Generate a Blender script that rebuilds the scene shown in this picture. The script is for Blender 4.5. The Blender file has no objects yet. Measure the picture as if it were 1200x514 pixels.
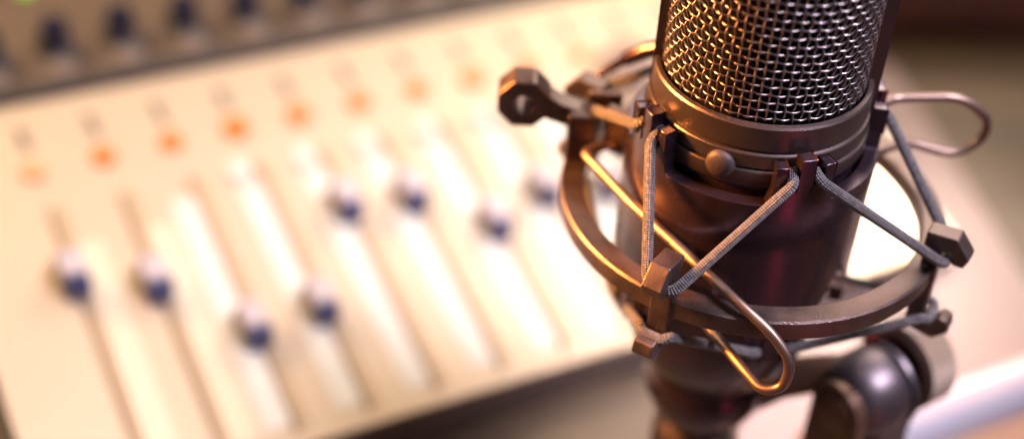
import bpy, math, random
from math import sin, cos, pi, radians as rad, sqrt
from mathutils import Vector as V, Matrix

SC = bpy.context.scene
COL = SC.collection
MM = 0.001                      # everything below is written in millimetres

# ------------------------------------------------------------------ camera
cam = bpy.data.cameras.new('camera')
cam.sensor_width = 36.0
cam.lens = 52.2
cam.clip_start = 0.01
cam.clip_end = 50
co = bpy.data.objects.new('camera', cam)
COL.objects.link(co)
CP = V((-57.81, -305.97, 225.58))
rr = V((0.99740321, 0.04443873, 0.05667482))
uu = V((-0.07201969, 0.61543356, 0.78489152))
ff = V((0.0, 0.78693502, -0.61703588))
co.matrix_world = Matrix(((rr.x, uu.x, -ff.x, CP.x * MM), (rr.y, uu.y, -ff.y, CP.y * MM),
                          (rr.z, uu.z, -ff.z, CP.z * MM), (0, 0, 0, 1)))
cam.dof.use_dof = True
focus = V((6, -27, 32))
cam.dof.focus_distance = (focus - CP).dot(ff) * MM
cam.dof.aperture_fstop = 3.5
SC.camera = co

# ------------------------------------------------------------------ world
w = bpy.data.worlds.new('World')
SC.world = w
w.use_nodes = True
wb = w.node_tree.nodes['Background']
wb.inputs['Color'].default_value = (0.72, 0.63, 0.72, 1)
wb.inputs['Strength'].default_value = 0.16

SC.view_settings.view_transform = 'Standard'
SC.view_settings.look = 'None'
SC.view_settings.exposure = 0
SC.view_settings.gamma = 1


def lamp(name, loc, aim, size, power, color, size_y=None, spread=None):
    l = bpy.data.lights.new(name, 'AREA')
    l.shape = 'RECTANGLE'
    l.size = size * MM
    l.size_y = (size_y or size) * MM
    l.energy = power
    l.color = color
    if spread:
        l.spread = rad(spread)
    o = bpy.data.objects.new(name, l)
    COL.objects.link(o)
    o.location = V(loc) * MM
    o.rotation_euler = (V(aim) - V(loc)).to_track_quat('-Z', 'Y').to_euler()
    return o


lamp('studio_lamp_warm', (-430, 30, 190), (-20, 0, 20), 110, 0.55, (1.0, 0.36, 0.07), spread=26)
lamp('studio_lamp_key', (-560, 260, 380), (-80, 140, -100), 260, 4.0, (1.0, 0.72, 0.42))
lamp('studio_lamp_cool', (270, -110, 520), (20, -10, 20), 240, 0.62, (0.90, 0.84, 1.0), spread=40)
lamp('studio_lamp_console', (200, 570, 390), (0, 190, -100), 330, 3.5, (1.0, 0.86, 0.70))
lamp('added_glare_lamp', (350, 472, 331), (83, 172, -132), 70, 0.11, (1.0, 0.90, 0.78), spread=16)  # unseen extra lamp, added for the console glare inside the ring
lamp('added_red_lamp', (125, -200, -130), (0, -26, 5), 40, 0.03, (1.0, 0.10, 0.18), size_y=120)  # unseen lamp, added for a red reflection on the microphone body

# ------------------------------------------------------------------ materials
MATS = {}


def mat(name, col, rough=0.5, metal=0.0, coat=0.0, bump=0.0, bscale=400, var=0.0, vscale=30, emit=None,
        estr=0.0, spec=0.5, rvar=0.0):
    m = bpy.data.materials.new(name)
    m.use_nodes = True
    nt = m.node_tree
    b = nt.nodes['Principled BSDF']
    b.inputs['Base Color'].default_value = (*col, 1)
    b.inputs['Roughness'].default_value = rough
    b.inputs['Metallic'].default_value = metal
    b.inputs['Coat Weight'].default_value = coat
    b.inputs['Coat Roughness'].default_value = 0.15
    b.inputs['Specular IOR Level'].default_value = spec
    tc = nt.nodes.new('ShaderNodeTexCoord')
    if var > 0 or rvar > 0:
        n = nt.nodes.new('ShaderNodeTexNoise')
        n.inputs['Scale'].default_value = vscale
        n.inputs['Detail'].default_value = 5
        nt.links.new(tc.outputs['Object'], n.inputs['Vector'])
        if var > 0:
            r = nt.nodes.new('ShaderNodeValToRGB')
            r.color_ramp.elements[0].position = 0.3
            r.color_ramp.elements[1].position = 0.7
            r.color_ramp.elements[0].color = (*[c * (1 - var) for c in col], 1)
            r.color_ramp.elements[1].color = (*[min(1, c * (1 + var)) for c in col], 1)
            nt.links.new(n.outputs['Fac'], r.inputs['Fac'])
            nt.links.new(r.outputs['Color'], b.inputs['Base Color'])
        if rvar > 0:
            mr = nt.nodes.new('ShaderNodeMapRange')
            mr.inputs['From Min'].default_value = 0.3
            mr.inputs['From Max'].default_value = 0.7
            mr.inputs['To Min'].default_value = max(0.02, rough - rvar)
            mr.inputs['To Max'].default_value = min(1, rough + rvar)
            nt.links.new(n.outputs['Fac'], mr.inputs['Value'])
            nt.links.new(mr.outputs['Result'], b.inputs['Roughness'])
    if bump > 0:
        n2 = nt.nodes.new('ShaderNodeTexNoise')
        n2.inputs['Scale'].default_value = bscale
        n2.inputs['Detail'].default_value = 3
        nt.links.new(tc.outputs['Object'], n2.inputs['Vector'])
        bp = nt.nodes.new('ShaderNodeBump')
        bp.inputs['Strength'].default_value = bump
        bp.inputs['Distance'].default_value = 0.0004
        nt.links.new(n2.outputs['Fac'], bp.inputs['Height'])
        nt.links.new(bp.outputs['Normal'], b.inputs['Normal'])
    if emit:
        b.inputs['Emission Color'].default_value = (*emit, 1)
        b.inputs['Emission Strength'].default_value = estr
    MATS[name] = m
    return m


mat('mic_paint', (0.135, 0.098, 0.095), 0.36, 0.9, bump=0.12, bscale=2500, rvar=0.06, vscale=60)
mat('mic_body_paint', (0.062, 0.036, 0.052), 0.24, 0.8, coat=0.3, bump=0.06, bscale=3000, rvar=0.08, vscale=80)
mat('mount_metal', (0.150, 0.105, 0.097), 0.38, 0.9, bump=0.3, bscale=2200, rvar=0.12, vscale=140, var=0.22)
mat('stud_paint', (0.055, 0.04, 0.045), 0.55, 0.4, bump=0.2, bscale=2500)
mat('wire_metal', (0.26, 0.175, 0.145), 0.42, 0.95, rvar=0.08, vscale=150)
mat('mesh_wire', (0.32, 0.265, 0.27), 0.32, 0.95)
mat('screen_cloth', (0.006, 0.004, 0.004), 0.9, 0.0, spec=0.1)
mat('joint_metal', (0.13, 0.103, 0.115), 0.42, 0.85, rvar=0.08, vscale=70)
mat('joint_dark', (0.12, 0.062, 0.04), 0.4, 0.5)
mat('knob_grip', (0.30, 0.22, 0.17), 0.5, 0.4)
mat('red_plastic', (0.55, 0.03, 0.03), 0.4)
mat('tube_paint', (0.52, 0.50, 0.58), 0.22, 0.1, coat=0.5)
mat('panel_metal', (0.75, 0.575, 0.40), 0.48, 0.2, var=0.04, vscale=12)
mat('strip_white', (0.84, 0.79, 0.69), 0.35, 0.0, coat=0.3)
mat('glare_cream', (0.84, 0.70, 0.50), 0.4)
mat('slot_dark', (0.32, 0.205, 0.12), 0.6)
mat('slot_side', (0.60, 0.42, 0.25), 0.5)
mat('housing', (0.13, 0.095, 0.08), 0.55, var=0.1, vscale=20)
mat('rear_panel', (0.17, 0.11, 0.07), 0.5, 0.1, var=0.06, vscale=20)
mat('groove_dark', (0.05, 0.04, 0.045), 0.5)
mat('knob_blue', (0.006, 0.007, 0.03), 0.35, coat=0.3)
mat('cap_blue', (0.035, 0.045, 0.15), 0.35, coat=0.3)
mat('cap_white', (0.66, 0.55, 0.55), 0.35, coat=0.3)
mat('cap_shade', (0.28, 0.18, 0.12), 0.5)
mat('print_grey', (0.16, 0.115, 0.085), 0.6)
mat('marker_pale', (0.26, 0.19, 0.15), 0.5)
mat('lens_orange', (0.86, 0.17, 0.03), 0.85, spec=0.1, emit=(1.0, 0.25, 0.04), estr=0.32)
mat('lens_pale', (0.88, 0.33, 0.12), 0.85, spec=0.1, emit=(1.0, 0.35, 0.1), estr=0.1)
mat('lens_faint', (0.84, 0.46, 0.24), 0.85, spec=0.1)
mat('led_green', (0.3, 0.9, 0.1), 0.4, emit=(0.35, 1.0, 0.05), estr=0.4)
mat('paper', (0.42, 0.30, 0.285), 0.7, var=0.03, vscale=8)
mat('wheel_beige', (0.50, 0.34, 0.27), 0.7)
mat('case_brown', (0.24, 0.10, 0.075), 0.6, var=0.15, vscale=25)


def desk_material():
    m = bpy.data.materials.new('desk_wood')
    m.use_nodes = True
    nt = m.node_tree
    b = nt.nodes['Principled BSDF']
    b.inputs['Roughness'].default_value = 0.5
    tc = nt.nodes.new('ShaderNodeTexCoord')
    mp = nt.nodes.new('ShaderNodeMapping')
    mp.inputs['Scale'].default_value = (3, 14, 3)
    mp.inputs['Rotation'].default_value = (0, 0, rad(25))
    n = nt.nodes.new('ShaderNodeTexNoise')
    n.inputs['Scale'].default_value = 2.2
    n.inputs['Detail'].default_value = 8
    n.inputs['Distortion'].default_value = 0.6
    r = nt.nodes.new('ShaderNodeValToRGB')
    r.color_ramp.elements[0].position = 0.3
    r.color_ramp.elements[1].position = 0.72
    r.color_ramp.elements[0].color = (0.11, 0.073, 0.045, 1)
    r.color_ramp.elements[1].color = (0.20, 0.132, 0.082, 1)
    nt.links.new(tc.outputs['Object'], mp.inputs['Vector'])
    nt.links.new(mp.outputs['Vector'], n.inputs['Vector'])
    nt.links.new(n.outputs['Fac'], r.inputs['Fac'])
    nt.links.new(r.outputs['Color'], b.inputs['Base Color'])
    MATS['desk_wood'] = m


desk_material()


def braid_material():
    """Elastic cord: woven sleeve drawn with two crossing helices over the tube's UVs."""
    m = bpy.data.materials.new('braid_cord')
    m.use_nodes = True
    nt = m.node_tree
    L = nt.links
    b = nt.nodes['Principled BSDF']
    b.inputs['Roughness'].default_value = 0.42
    b.inputs['Specular IOR Level'].default_value = 0.8
    b.inputs['Sheen Weight'].default_value = 0.2
    uv = nt.nodes.new('ShaderNodeUVMap')
    sp = nt.nodes.new('ShaderNodeSeparateXYZ')
    L.new(uv.outputs['UV'], sp.inputs['Vector'])

    def math_(op, a, c):
        n = nt.nodes.new('ShaderNodeMath')
        n.operation = op
        for i, x in enumerate((a, c)):
            if x is None:
                continue
            if isinstance(x, (int, float)):
                n.inputs[i].default_value = x
            else:
                L.new(x, n.inputs[i])
        return n.outputs[0]
    u = math_('MULTIPLY', sp.outputs['X'], 8 * 2 * pi)      # around
    v = math_('MULTIPLY', sp.outputs['Y'], 2 * pi / 1.25)   # along, in mm
    s1 = math_('SINE', math_('ADD', u, v), None)
    s2 = math_('SINE', math_('SUBTRACT', u, v), None)
    nz = nt.nodes.new('ShaderNodeTexNoise')
    nz.inputs['Scale'].default_value = 900
    nz.inputs['Detail'].default_value = 2
    tcd = nt.nodes.new('ShaderNodeTexCoord')
    L.new(tcd.outputs['Object'], nz.inputs['Vector'])
    pr = math_('ADD', math_('MULTIPLY', s1, s2), math_('MULTIPLY', math_('SUBTRACT', nz.outputs['Fac'], 0.5), 2.2))
    mr = nt.nodes.new('ShaderNodeMapRange')
    mr.inputs['From Min'].default_value = -0.6
    mr.inputs['From Max'].default_value = 0.9
    L.new(pr, mr.inputs['Value'])
    ramp = nt.nodes.new('ShaderNodeValToRGB')
    ramp.color_ramp.elements[0].color = (0.022, 0.015, 0.018, 1)
    ramp.color_ramp.elements[0].position = 0.42
    ramp.color_ramp.elements[1].color = (0.22, 0.175, 0.19, 1)
    ramp.color_ramp.elements[1].position = 0.80
    L.new(mr.outputs['Result'], ramp.inputs['Fac'])
    L.new(ramp.outputs['Color'], b.inputs['Base Color'])
    bp = nt.nodes.new('ShaderNodeBump')
    bp.inputs['Strength'].default_value = 0.9
    bp.inputs['Distance'].default_value = 0.0004
    L.new(mr.outputs['Result'], bp.inputs['Height'])
    L.new(bp.outputs['Normal'], b.inputs['Normal'])
    MATS['braid_cord'] = m


braid_material()


# ------------------------------------------------------------------ mesh helpers
class MB:
    def __init__(self):
        self.v, self.f, self.m, self.uv = [], [], [], {}
        self.cur = 0

    def add(self, vs, fs, uvs=None):
        o = len(self.v)
        self.v += [tuple(x) for x in vs]
        for k, f in enumerate(fs):
            if uvs:
                self.uv[len(self.f)] = uvs[k]
            self.f.append(tuple(i + o for i in f))
            self.m.append(self.cur)

    def box(self, c, s, ax=None):
        """centre, full size, optional (x, y, z) axes"""
        c = V(c)
        X, Y, Z = ax or (V((1, 0, 0)), V((0, 1, 0)), V((0, 0, 1)))
        h = [k / 2 for k in s]
        vs = [c + X * (a * h[0]) + Y * (b * h[1]) + Z * (d * h[2]) for d in (-1, 1) for b in (-1, 1) for a in (-1, 1)]
        self.add(vs, [(0, 2, 3, 1), (4, 5, 7, 6), (0, 1, 5, 4), (2, 6, 7, 3), (0, 4, 6, 2), (1, 3, 7, 5)])

    def prism(self, pts, o, X, Y, Z, d0, d1):
        """polygon pts (in X, Y about o) extruded along Z from d0 to d1"""
        o = V(o)
        n = len(pts)
        vs = [o + X * a + Y * b + Z * d0 for a, b in pts] + [o + X * a + Y * b + Z * d1 for a, b in pts]
        fs = [tuple(range(n))[::-1], tuple(range(n, 2 * n))]
        fs += [(i, (i + 1) % n, (i + 1) % n + n, i + n) for i in range(n)]
        self.add(vs, fs)

    def prism_hole(self, pts, hole, o, X, Y, Z, d0, d1):
        """outer and inner outline with the same number of points"""
        o = V(o)
        n = len(pts)
        vs = []
        for d in (d0, d1):
            for ring in (pts, hole):
                vs += [o + X * a + Y * b + Z * d for a, b in ring]
        fs = []
        for i in range(n):
            j = (i + 1) % n
            fs.append((j, i, i + n, j + n))
            fs.append((i + 2 * n, j + 2 * n, j + 3 * n, i + 3 * n))
            fs.append((i, j, j + 2 * n, i + 2 * n))
            fs.append((j + n, i + n, i + 3 * n, j + 3 * n))
        self.add(vs, fs)

    def lathe(self, prof, n=96, o=(0, 0, 0), ax=None, a0=0.0, a1=2 * pi):
        """profile of (r, h) turned about Z (or ax[2])"""
        X, Y, Z = ax or (V((1, 0, 0)), V((0, 1, 0)), V((0, 0, 1)))
        o = V(o)
        full = abs(a1 - a0 - 2 * pi) < 1e-6
        cols = n if full else n + 1
        vs, fs = [], []
        for i in range(cols):
            a = a0 + (a1 - a0) * i / n
            for r, h in prof:
                vs.append(o + (X * cos(a) + Y * sin(a)) * r + Z * h)
        k = len(prof)
        for i in range(n):
            j = (i + 1) % cols
            for q in range(k - 1):
                fs.append((i * k + q, j * k + q, j * k + q + 1, i * k + q + 1))
        self.add(vs, fs)

    def tube(self, pts, r, n=12, closed=False, cap=True, flat=1.0):
        pts = [V(p) for p in pts]
        N = len(pts)
        rs = r if isinstance(r, (list, tuple)) else [r] * N
        T = []
        for i in range(N):
            a = pts[(i - 1) % N] if (closed or i > 0) else pts[0]
            b = pts[(i + 1) % N] if (closed or i < N - 1) else pts[-1]
            T.append((b - a).normalized())
        up = V((0, 0, 1)) if abs(T[0].z) < 0.9 else V((1, 0, 0))
        nrm = (up - T[0] * up.dot(T[0])).normalized()
        vs, fs, uvs = [], [], []
        L = [0]
        for i in range(1, N):
            L.append(L[-1] + (pts[i] - pts[i - 1]).length)
        for i in range(N):
            nrm = (nrm - T[i] * nrm.dot(T[i])).normalized()
            bn = T[i].cross(nrm)
            for k in range(n):
                a = 2 * pi * k / n
                vs.append(pts[i] + nrm * (cos(a) * rs[i]) + bn * (sin(a) * rs[i] * flat))
        M = N if closed else N - 1
        for i in range(M):
            j = (i + 1) % N
            l0, l1 = L[i], (L[j] if j else L[i] + (pts[0] - pts[i]).length)
            for k in range(n):
                k2 = (k + 1) % n
                fs.append((i * n + k, i * n + k2, j * n + k2, j * n + k))
                uvs.append([(k / n, l0), ((k + 1) / n, l0), ((k + 1) / n, l1), (k / n, l1)])
        if cap and not closed:
            fs.append(tuple(range(n))[::-1])
            uvs.append([(0, 0)] * n)
            fs.append(tuple((N - 1) * n + k for k in range(n)))
            uvs.append([(0, 0)] * n)
        self.add(vs, fs, uvs)

    def sector(self, r0, r1, zt, zb, a0, a1, n, cx=0, cy=0, closed=False):
        """curved band between radii r0 < r1; zt, zb are functions of azimuth (degrees, 0 faces -Y, + to +X)"""
        vs, fs = [], []
        cols = n if closed else n + 1
        for i in range(cols):
            d = a0 + (a1 - a0) * i / n
            s, c = sin(rad(d)), -cos(rad(d))
            t, b = zt(d), zb(d)
            for r, z in ((r0, b), (r1, b), (r1, t), (r0, t)):
                vs.append((cx + r * s, cy + r * c, z))
        for i in range(n):
            j = (i + 1) % cols
            for q in range(4):
                p = (q + 1) % 4
                fs.append((i * 4 + q, j * 4 + q, j * 4 + p, i * 4 + p))
        if not closed:
            fs.append((3, 2, 1, 0))
            e = (cols - 1) * 4
            fs.append((e, e + 1, e + 2, e + 3))
        self.add(vs, fs)

    def build(self, name, mats, parent=None, smooth=35, bevel=0, seg=2, origin=None):
        me = bpy.data.meshes.new(name)
        o = V(origin) if origin else V((0, 0, 0))
        if parent is not None and origin is None:
            o = V(parent.get('_o', (0, 0, 0)))
        me.from_pydata([((V(x) - o) * MM)[:] for x in self.v], [], self.f)
        if isinstance(mats, str):
            mats = [mats]
        for k in mats:
            me.materials.append(MATS[k])
        for i, p in enumerate(me.polygons):
            p.material_index = self.m[i]
            p.use_smooth = True
        if self.uv:
            l = me.uv_layers.new(name='UVMap')
            for i, p in enumerate(me.polygons):
                if i in self.uv:
                    for k, li in enumerate(p.loop_indices):
                        l.data[li].uv = self.uv[i][k]
        me.update()
        me.set_sharp_from_angle(angle=rad(smooth))
        ob = bpy.data.objects.new(name, me)
        COL.objects.link(ob)
        if bevel:
            b = ob.modifiers.new('bevel', 'BEVEL')
            b.width = bevel * MM
            b.segments = seg
            b.limit_method = 'ANGLE'
            b.angle_limit = rad(30)
            b.harden_normals = True
        if parent:
            ob.parent = parent
        elif origin:
            ob.location = o * MM
        return ob


def tag(o, label=None, cat=None, group=None, kind=None):
    for k, x in (('label', label), ('category', cat), ('group', group), ('kind', kind)):
        if x:
            o[k] = x
    return o


ORIG = {}


def empty(name, loc, label, cat, group=None):
    o = bpy.data.objects.new(name, None)
    o.empty_display_size = 0.01
    COL.objects.link(o)
    o.location = V(loc) * MM
    ORIG[o.name] = V(loc)
    return tag(o, label, cat, group)


def part(mb, name, mats, parent, **k):
    """child mesh, coordinates kept in world millimetres"""
    org = ORIG[parent.name]
    ob = mb.build(name, mats, None, origin=None, **k)
    me = ob.data
    for vtx in me.vertices:
        vtx.co = vtx.co - org * MM
    ob.parent = parent
    ORIG[ob.name] = org
    return ob


def az(d, r, z, cx=0.0, cy=0.0):
    return V((cx + r * sin(rad(d)), cy - r * cos(rad(d)), z))


def smoothpath(P, k=8, closed=False):
    """Catmull-Rom through the points"""
    P = [V(p) for p in P]
    out = []
    n = len(P)
    rng = range(n) if closed else range(n - 1)
    for i in rng:
        p0 = P[(i - 1) % n] if (closed or i > 0) else P[0] * 2 - P[1]
        p1, p2 = P[i], P[(i + 1) % n]
        p3 = P[(i + 2) % n] if (closed or i < n - 2) else P[-1] * 2 - P[-2]
        for s in range(k):
            t = s / k
            out.append(0.5 * ((2 * p1) + (p2 - p0) * t + (2 * p0 - 5 * p1 + 4 * p2 - p3) * t * t
                              + (3 * p1 - p0 - 3 * p2 + p3) * t ** 3))
    if not closed:
        out.append(P[-1])
    return out


def filletpath(P, rad_, k=7):
    """polyline with rounded corners"""
    P = [V(p) for p in P]
    out = [P[0]]
    for i in range(1, len(P) - 1):
        a, b, c = P[i - 1], P[i], P[i + 1]
        r = rad_[i] if isinstance(rad_, (list, tuple)) else rad_
        u, v = (a - b), (c - b)
        d = min(r, u.length * 0.49, v.length * 0.49)
        s, e = b + u.normalized() * d, b + v.normalized() * d
        for q in range(k + 1):
            t = q / k
            out.append(s * (1 - t) ** 2 + b * 2 * t * (1 - t) + e * t * t)
    out.append(P[-1])
    return out


# ------------------------------------------------------------------ desk and paper
DZ = -153.0
d = MB()
d.box((300, 700, DZ - 15), (3600, 3000, 30))
tag(d.build('desk', 'desk_wood'), kind='structure')

p = MB()
e1 = V((-31, 161, 0)).normalized()
e2 = V((e1.y, -e1.x, 0))
p.box(V((22, 58, DZ + 0.6)) + e2 * 73.5 + e1 * 75, (147, 330, 1.2), (e2, e1, V((0, 0, 1))))
po = p.build('paper_pad', 'paper', bevel=0.3, origin=(85, 120, DZ))
tag(po, 'blank pinkish beige paper pad lying on the desk at the right of the mixing console', 'paper pad')

# ------------------------------------------------------------------ mixing console
O = V((-228.9, 113.0, -97.2))
CX = V((0.86352686, 0.50374932, -0.0236216))
CY = V((-0.48194961, 0.83813605, 0.25544576))
CN = V((0.14847874, -0.20919985, 0.96653478))
AX = (CX, CY, CN)


def cp(u, v, h=0.0):
    return O + CX * u + CY * v + CN * h


con = empty('mixing_console', cp(150, -50, -20), 'cream metal mixing console with rows of faders and glowing orange buttons', 'mixing console')
U0, U1, V0, V1 = -33, 331, -135.6, 33
m = MB()
# body: a wedge from the panel down to the desk
top = [cp(U0, V0, -1.5), cp(U1, V0, -1.5), cp(U1, 150, -1.5), cp(U0, 150, -1.5)]
bot = [V((q.x, q.y, DZ + 3)) for q in top]
m.add(top + bot, [(0, 1, 2, 3), (7, 6, 5, 4), (0, 4, 5, 1), (1, 5, 6, 2), (2, 6, 7, 3), (3, 7, 4, 0)])
part(m, 'housing', 'housing', con, bevel=1.2)
m = MB()
m.box(cp((U0 + U1) / 2, (V0 + V1) / 2, -0.7), (U1 - U0 - .4, V1 - V0 - .4, 1.6), AX)
part(m, 'front_panel', 'panel_metal', con, bevel=0.5)
m = MB()
m.box(cp((U0 + U1) / 2, 36, 0.6), (U1 - U0, 4.4, 3.4), AX)
part(m, 'seam_strip', 'groove_dark', con)
m = MB()
m.box(cp((U0 + U1) / 2, 94, 0.6), (U1 - U0, 111, 4.0), AX)
part(m, 'rear_panel', 'rear_panel', con, bevel=1.0)

random.seed(4)
FV = [-50, -60, -88, -86, -47, -50, -71, -62, -66, -55, -80, -60]
NCH = 12
BR = ['lens_faint', 'lens_orange', 'lens_orange', 'lens_orange', 'lens_orange', 'lens_orange', 'lens_orange', 'lens_pale',
      'lens_pale', 'lens_pale', 'lens_pale', 'lens_pale']


def ring_prof(r, h0, h1, rnd):
    return [(0.001, h0), (r, h0), (r, h1 - rnd), (r - rnd * .3, h1 - rnd * .3), (r - rnd, h1), (0.001, h1)]


for c in range(NCH):
    u = 25.0 * c
    side = 1 if c < 2 else -1
    # slot glare painted as a pale strip next to the slot
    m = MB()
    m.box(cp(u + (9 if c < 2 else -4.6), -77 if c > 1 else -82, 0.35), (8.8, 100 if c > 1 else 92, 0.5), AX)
    part(m, 'glare_strip', 'strip_white' if c > 1 else 'glare_cream', con)
    m = MB()
    m.box(cp(u + 0.7, -74, 0.3), (2.4, 112, 0.5), AX)
    s = part(m, 'fader_slot', 'slot_dark', con)
    m = MB()
    m.box(cp(u + 3.9, -74, 0.28), (3.8, 110, 0.4), AX)
    part(m, 'slot_border', 'slot_side', con)
    # printed channel name as a small grey block
    m = MB()
    for k, (dx, dv, ww, hh) in enumerate([(0, 17, 2.6, 9), (0.9, 13.5, 2.0, 8)]):
        m.box(cp(u + dx, dv, 0.25), (ww, hh, 0.3), AX)
    part(m, 'channel_print', 'print_grey', con)
    # round illuminated button
    m = MB()
    m.lathe(ring_prof((4.6, 4.2, 4.2, 5.0)[c % 4], 0, 2.2, 0.9), 32, cp(u, 0, 0), AX)
    part(m, 'lit_button', BR[c], con)
    # small pale push button beside the fader's upper end
    if c in (3, 4, 5, 6, 7):
        m = MB()
        m.lathe(ring_prof(4.6, 0, 2.6, 0.8), 28, cp(u - 6.0, -21, 0), AX)
        part(m, 'push_button', 'strip_white', con)
    # fader cap
    fv = FV[c]
    cap = MB()
    prof = [(-5.5, 3.0), (-4.5, 11.5), (-2.0, 10.8), (2.0, 10.8), (5.0, 11.5), (8.0, 3.0)]
    cap.prism(prof, cp(u, fv, 0), CY, CN, CX, -4.2, 4.2)
    cap.box(cp(u + .6, fv + 4, 2), (1.6, 8, 4), AX)
    co_ = part(cap, 'fader_cap', 'cap_white', con, bevel=0.9, smooth=50)
    b = MB()
    b.prism([(-9.0, 1.0), (-7.0, 9.3), (-4.6, 9.8), (-5.4, 1.0)], cp(u, fv, 0), CY, CN, CX, -4.3, 4.3)
    part(b, 'cap_front', 'cap_blue', co_, bevel=0.5)
    b = MB()
    b.prism([(-6.0, 1.6), (-5.2, 9.5), (4.5, 10), (7, 1.6)], cp(u, fv, 0), CY, CN, CX, -5.2, -4.3)
    part(b, 'cap_shade_side', 'cap_shade', co_, bevel=0.2)  # shadow on the cap's left side, put into a brown colour

for c in range(NCH):
    u = 25.0 * c - 2.2
    for row, vv in enumerate((56, 106)):
        k = MB()
        k.lathe([(0.001, 2.7), (6.9, 2.7), (6.9, 4.6), (6.0, 5.2), (5.4, 13.5), (4.6, 14.6), (0.001, 14.6)], 32, cp(u, vv, 0), AX)
        part(k, 'rotary_knob', 'knob_blue', con)
    k = MB()
    k.lathe(ring_prof(5.0, 2.7, 3.6, 0.3), 28, cp(u + 0.5, 44.5, 0), AX)
    part(k, 'round_marker', 'marker_pale', con)
k = MB()
k.lathe([(0.001, 0), (12.5, 0), (12.5, 6), (11.5, 8), (8, 8.6), (0.001, 8.2)], 40, cp(240, -14, 0), AX)
part(k, 'jog_wheel', 'wheel_beige', con, smooth=50)
k = MB()
k.lathe(ring_prof(3.0, 2.7, 4.4, 0.8), 24, cp(20, 88, 0), AX)
part(k, 'green_light', 'led_green', con)

# dark case on the desk behind, right
cs = MB()
q = (V((1, 0, 0)), V((0, 1, 0)), V((0, 0, 1)))
cs.box((300, 462, DZ + 36), (420, 200, 70), (V((cos(.1), sin(.1), 0)), V((-sin(.1), cos(.1), 0)), V((0, 0, 1))))
ob = cs.build('storage_case', 'case_brown', bevel=14, seg=4, origin=(300, 462, DZ + 1))
tag(ob, 'dark reddish brown case standing far behind on the desk at the upper right', 'case')

# ------------------------------------------------------------------ microphone
mic = empty('condenser_microphone', (0, 0, -60), 'brown studio condenser microphone with woven wire grille held upright in a shock mount', 'microphone')

m = MB()
m.lathe([(0.001, 24.5), (25.6, 24.5), (25.9, 23.5), (25.9, -34), (25.0, -40), (23.5, -46), (21.0, -51.5), (17.6, -55.5), (16.0, -59),
         (16.9, -61), (17.2, -66), (16.2, -70), (13.5, -76), (9.6, -80.5), (8.8, -86), (8.8, -100), (0.001, -100)], 128)
part(m, 'body', 'mic_body_paint', mic, smooth=40)
# collar, with two machined ledges
m = MB()
m.lathe([(24.7, 24.6), (24.7, 37.4), (25.0, 37.9), (26.0, 37.7), (26.4, 37.2), (26.4, 31.3), (26.0, 30.9), (26.0, 30.6), (26.75, 30.35),
         (26.95, 30.05), (26.95, 26.8), (26.45, 26.4), (26.45, 26.15), (27.25, 25.9), (27.45, 25.6), (27.35, 22.2), (26.9, 21.4), (25.95, 21.2)], 160)
part(m, 'collar', 'mic_paint', mic, smooth=30)


# woven grille
def grille():
    g = MB()
    NC, ROW, R0, A, wr = 74, 26, 24.0, 0.36, 0.27
    pz = 2.12
    z0 = 38.6
    sub = 6
    for i in range(ROW):
        z = z0 + i * pz
        pts = []
        for k in range(NC * sub):
            th = 2 * pi * k / (NC * sub)
            off = 0.26 * cos(pi * k / sub) * (1 if i % 2 else -1)
            pts.append((R0 * sin(th) + off * sin(th), -(R0 + off) * cos(th), z + 0.08 * cos(th * 9 + i)))
        g.tube(pts, wr, 6, closed=True)
    for j in range(NC):
        th = 2 * pi * j / NC
        pts = []
        for k in range(-2, (ROW - 1) * sub + 1):
            i = k / sub
            off = A * cos(pi * i) * (1 if j % 2 == 0 else -1)
            pts.append(((R0 + off) * sin(th), -(R0 + off) * cos(th), z0 + i * pz))
        g.tube(pts, wr, 6, cap=False)
    return g


gr = part(grille(), 'grille', 'mesh_wire', mic, smooth=80)
m = MB()
m.lathe([(23.1, 30), (23.1, 95)], 96)
part(m, 'inner_screen', 'screen_cloth', gr)
# side frames running up both sides and joined over the top
for s in (1, -1):
    m = MB()
    a0, a1 = (85, 118) if s > 0 else (-120, -94)
    m.sector(23.6, 27.0 if s > 0 else 25.8, lambda d: 94, lambda d: 21.5, a0, a1, 10)
    part(m, 'side_frame', 'mic_paint', mic, bevel=0.9, seg=3)
m = MB()
m.lathe([(0.001, 101), (14, 100), (22, 97.5), (25.5, 94.5), (26.5, 92), (26.5, 88), (24.6, 88), (24.4, 92), (0.001, 96)], 96)
part(m, 'top_cap', 'mic_paint', mic, smooth=40)
# round stud on the front
m = MB()
st = az(-23, 26.9, 26.2)
ny = az(-23, 1, 0)
tx = V((ny.y, -ny.x, 0))
m.lathe([(3.5, -1.0), (3.5, 0.6), (3.2, 1.2), (2.5, 1.7), (1.3, 2.0), (0.001, 2.1)], 40, st, (tx, V((0, 0, 1)), ny))
part(m, 'stud', 'stud_paint', mic, smooth=60)

# ------------------------------------------------------------------ shock mount
sm = empty('shock_mount', (0, 0, -20), 'bronze brown spider shock mount, a round ring with elastic cords and bent wire clips', 'shock mount')
RCX, RCY = 2.8, -0.5
m = MB()
m.lathe([(43.0, -4.6), (43.0, -0.4), (43.4, 0.0), (48.5, 0.0), (49.0, -0.5), (49.0, -5.0), (48.5, -5.5), (43.5, -5.2), (43.0, -4.6)], 200, (RCX, RCY, 0))
part(m, 'outer_ring', 'mount_metal', sm, smooth=30)

GR = [-62, 16.4, 97, 180]         # prong groups of the cradle
HK = [(-30, 2.0, 4.5), (62.5, 0.5, 0), (-121, 5.5, 8), (150, 3, 4)]   # azimuth, top raised by, foot raised by     # hooks on the ring


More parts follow.
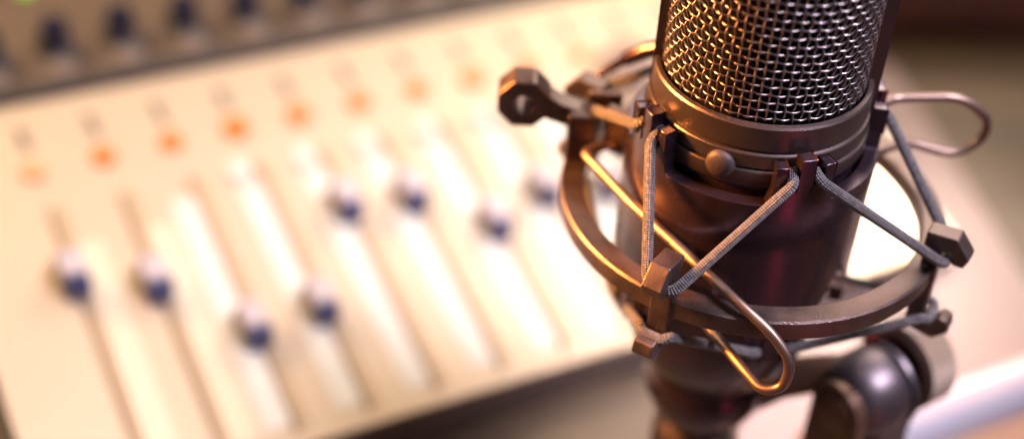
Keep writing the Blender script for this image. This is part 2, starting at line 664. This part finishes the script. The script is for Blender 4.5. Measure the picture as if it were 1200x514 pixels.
def bump_(d, c, w0, w1):
    x = abs((d - c + 180) % 360 - 180)
    if x <= w0:
        return 1.0
    if x >= w1:
        return 0.0
    t = (x - w0) / (w1 - w0)
    return 1 - t * t * (3 - 2 * t)


def ztop(d):
    return 19.2 + 6.0 * max(bump_(d, g, 13, 15.5) for g in GR)


def zbot(d):
    return -8.0 - 17 * max(bump_(d, g, 15, 34 if g in (16.4, -62) else 48) for g in GR)


m = MB()
m.sector(27.4, 31.0, ztop, zbot, 0, 360, 360, closed=True)
part(m, 'cradle_sleeve', 'mic_body_paint', sm, smooth=30, bevel=0.25)
for g in GR:
    for k, (dd, ww, zt) in enumerate([(-11, 5.4, 30.0), (0, 7.0, 32.0), (11, 5.4, 30.0)]):
        m = MB()
        c = g + dd
        m.sector(27.8, 31.15 if k == 1 else 31.1, lambda d: zt, lambda d: 23.5, c - ww / 2, c + ww / 2, 4)
        part(m, 'prong', 'mic_body_paint', sm, bevel=0.35)
        m = MB()
        m.sector(28.2, 31.2, lambda d: -20.0, lambda d: -31.0, c - ww / 2, c + ww / 2, 4)
        part(m, 'prong', 'mic_body_paint', sm, bevel=0.35)


def hook(a, dt, db):
    """stem through the ring's edge with an outward lip at top and bottom"""
    R = V((sin(rad(a)), -cos(rad(a)), 0))
    T = V((cos(rad(a)), sin(rad(a)), 0))
    o = V((RCX, RCY, 0))
    mb = MB()
    prof = [(45.4, -15), (45.4, 4.0), (45.0, 5.5), (45.0, 9.0), (52.5, 9.6), (56.4, 5.0), (55.4, 2.2), (52.8, 2.0), (51.6, 5.2), (49.6, 4.6),
            (49.6, -16.2), (51.8, -17.2), (53.6, -14.0), (55.8, -14.4), (56.6, -17.5), (53.2, -21.0), (46.6, -20.0), (45.4, -18)]
    prof = [(r, z + (dt if z > 0 else db)) for r, z in prof]
    mb.prism(prof, o, R, V((0, 0, 1)), T, -2.6, 2.6)
    return mb


for a in HK:
    part(hook(*a), 'hook', 'mount_metal', sm, bevel=0.45, smooth=30)


def cord_path(level):
    """zigzag elastic: out of a prong slot, round a hook, back to the next prong group"""
    pts = []
    up = level > 0
    zs = 27.4 if up else -27.5
    order = [(-62, 0, 16.4), (16.4, 1, 97), (97, 3, 180), (180, 2, 298)]
    c = V((RCX, RCY, 0))
    for g0, hi, g1 in order:
        h, dt, db = HK[hi]
        zh = 3.0 + dt if up else -14.6 + db
        e = 0.4 if up else 0
        f = -1.0 if up else 1.0
        pts += [az(g0 + 5.5, 29.0, zs + e), az(g0 + 6.0, 32.2, zs + f),
                c + az(h - 4.6, 50.2, zh), c + az(h - 3.0, 51.3, zh - .9), c + az(h + 3.0, 51.3, zh - .9), c + az(h + 4.6, 50.2, zh),
                az(g1 - 6.0, 32.2, zs + f), az(g1 - 5.5, 29.0, zs + e), az(g1, 28.4, zs)]
    out = filletpath(pts + [pts[0]], 2.2, 5)
    return out


for lv in (1, -1):
    m = MB()
    m.tube(cord_path(lv), 1.32 if lv > 0 else 1.25, 16, closed=False)
    part(m, 'elastic_cord', 'braid_cord', sm, smooth=80)

# bent wire clips
wire = [(-28.5, 14, 5), (-33.5, 7.5, 7), (-41.0, 4, 6), (-28.8, -15.5, 5.4), (-4.1, -47.9, 3.2), (3.4, -52.8, -0.5), (8.4, -56.2, -6), (7.4, -57.4, -12.8),
        (3.0, -56.6, -15), (-1.5, -50.0, -14), (-16.2, -22.6, -14)]
fil = [0, 3, 2.5, 2, 6, 5, 6, 5, 5, 6, 0]
m = MB()
m.tube(filletpath(wire, fil, 8), 1.28, 16)
part(m, 'wire_clip', 'wire_metal', sm, smooth=80)
wire = [(30.5, 9, 22.5), (37.2, 14, 22.6), (54, 14, 24.4), (62, 14.5, 18), (62.5, 15, 11.4), (56, 14, 6.4), (43.1, 14, 9.6), (33, 6, 11)]
m = MB()
m.tube(filletpath(wire, [0, 2, 7, 7, 6, 7, 3, 0], 8), 1.25, 16)
part(m, 'wire_clip', 'wire_metal', sm, smooth=80)

# clamp lug with an eye at the left of the ring
lug = MB()
X, Y, Z = V((1, 0, 0)), V((0, 0, 1)), V((0, -1, 0))
lc = V((-57.0, 14, 15.0))
octo, hole = [], []
for k in range(16):
    a = 2 * pi * k / 16
    t = (a + pi / 8) % (pi / 4) - pi / 8
    r = 6.7 / cos(t)
    octo.append((r * cos(a), r * sin(a)))
    hole.append((2.4 * cos(a), 2.4 * sin(a)))
lug.prism_hole(octo, hole, lc, X, Y, Z, -4, 4)
lug.prism([(5.2, 3.2), (9.5, 0.4), (18, -2.8), (18, -9.0), (10.5, -6.0), (5.6, -4.4)], lc, X, Y, Z, -3.2, 3.2)
part(lug, 'clamp_lug', 'mount_metal', sm, bevel=0.6, smooth=30)
m = MB()
m.box((-41.6, 13, 6), (7.5, 9, 15))
m.box((-36, 16, 13.5), (9, 2.2, 6.5))
part(m, 'clamp_block', 'mount_metal', sm, bevel=0.6)
m = MB()
m.box((-31.2, 9, 10), (9.5, 3, 12), (V((.85, -.5, 0)), V((.5, .85, 0)), V((0, 0, 1))))
part(m, 'clip_plate', 'mount_metal', sm, bevel=0.4)
# tapered rod reaching back from the cradle
m = MB()
m.tube([(-12, 20, 31.5), (-25.5, 28, 23), (-30.5, 29.5, 19), (-32, 30, 17.5), (-38.0, 31, 12)], [2.3, 2.3, 2.1, 1.3, 0.9], 16)
part(m, 'tension_rod', 'mic_body_paint', sm)

# ------------------------------------------------------------------ stand with swivel joint
st = empty('mic_stand', (45, -5, -110), 'metal microphone stand with a ball swivel joint and knurled clamp knob below the shock mount', 'microphone stand')
A = V((0.80, 0.60, 0)).normalized()       # axis of the joint
B = V((-A.y, A.x, 0))
ZZ = V((0, 0, 1))
J = V((43, -9.0, -58))
m = MB()
m.lathe([(0.001, -11.5), (6.5, -11.0), (9.6, -9), (11.6, -5), (12.3, 0), (12.2, 3.5), (11.6, 5.0), (10.6, 5.2), (10.6, 6.0), (0.001, 6.0)], 64, J, (B, ZZ, A))
part(m, 'swivel_joint', 'joint_metal', st, smooth=40)
m = MB()
m.lathe([(10.0, 5.4), (12.4, 5.6), (12.7, 6.6), (12.3, 7.4), (8, 7.6)], 64, J, (B, ZZ, A))
part(m, 'washer', 'joint_metal', st, smooth=40)
m = MB()
m.lathe([(8.6, 6.0), (11.2, 6.2), (11.2, 7.9), (8.6, 7.9)], 12, J + V((-1.5, 1, 3.0)), (B, ZZ, A), a0=rad(38), a1=rad(62))
part(m, 'red_clip', 'red_plastic', st)
m = MB()
n = 72
prof = []
for k in range(n * 2):
    a = 2 * pi * k / (n * 2)
    r = 13.0 + (0.22 if k % 2 else -0.22)
    prof.append((r * cos(a), r * sin(a)))
kc = J + V((1.6, 0.5, 5.0))
hole = [(8.8 * cos(2 * pi * k / (2 * n)), 8.8 * sin(2 * pi * k / (2 * n))) for k in range(2 * n)]
m.prism_hole(prof, hole, kc, B, ZZ, A, 8.2, 17.5)
kn = part(m, 'clamp_knob', 'knob_grip', st, smooth=30)
m = MB()
m.prism(hole, kc, B, ZZ, A, 11, 17)
part(m, 'knob_core', 'joint_dark', kn)
# near ear with screw head
m = MB()
ear = [(-8.6, -60), (8.6, -60)] + [(8.6 * cos(t), 8.6 * sin(t)) for t in [pi * k / 24 for k in range(25)]]
m.prism(ear, J + V((2.2, 0.6, -0.6)), B, ZZ, A, -15.5, -10.8)
part(m, 'joint_ear', 'joint_dark', st, bevel=0.8)
m = MB()
m.lathe([(6.0, -15.4), (6.0, -16.2), (5.2, -16.6), (0.001, -16.6)], 40, J + V((2.2, 0.6, -0.6)), (B, ZZ, A))
part(m, 'screw_head', 'joint_dark', st, smooth=40)
m = MB()
m.box(J + V((4, 2, -47)), (15, 17, 86), (A, B, ZZ))
part(m, 'joint_leg', 'joint_metal', st, bevel=2, seg=3)
# arm from the microphone's foot to the joint
m = MB()
m.tube([(8, -2, -70), (20, -2, -62), (32, -4, -57), (40, -6, -55)], [7, 6.2, 5.2, 6], 20, flat=1.0)
part(m, 'stand_arm', 'joint_dark', st, smooth=60)
m = MB()
m.lathe([(9.4, -82), (12.5, -82.5), (12.8, -92), (9.4, -93)], 48)
part(m, 'collar_nut', 'mount_metal', st)
m = MB()
m.tube([(40.3, 13.2, -110), (180, 89.8, -110)], 9.6, 40)
part(m, 'boom_tube', 'tube_paint', st, smooth=60)
m = MB()
m.tube([(47, -6, -112), (46.5, 17, -110)], 5, 24)
part(m, 'boom_clamp', 'joint_dark', st, bevel=0.6)
m = MB()
m.lathe([(0.001, DZ + 1), (32, DZ + 1), (33, DZ + 2), (33, DZ + 6), (31, DZ + 8), (0.001, DZ + 9)], 64, (47, -10, 0))
part(m, 'base_plate', 'joint_dark', st, smooth=40)
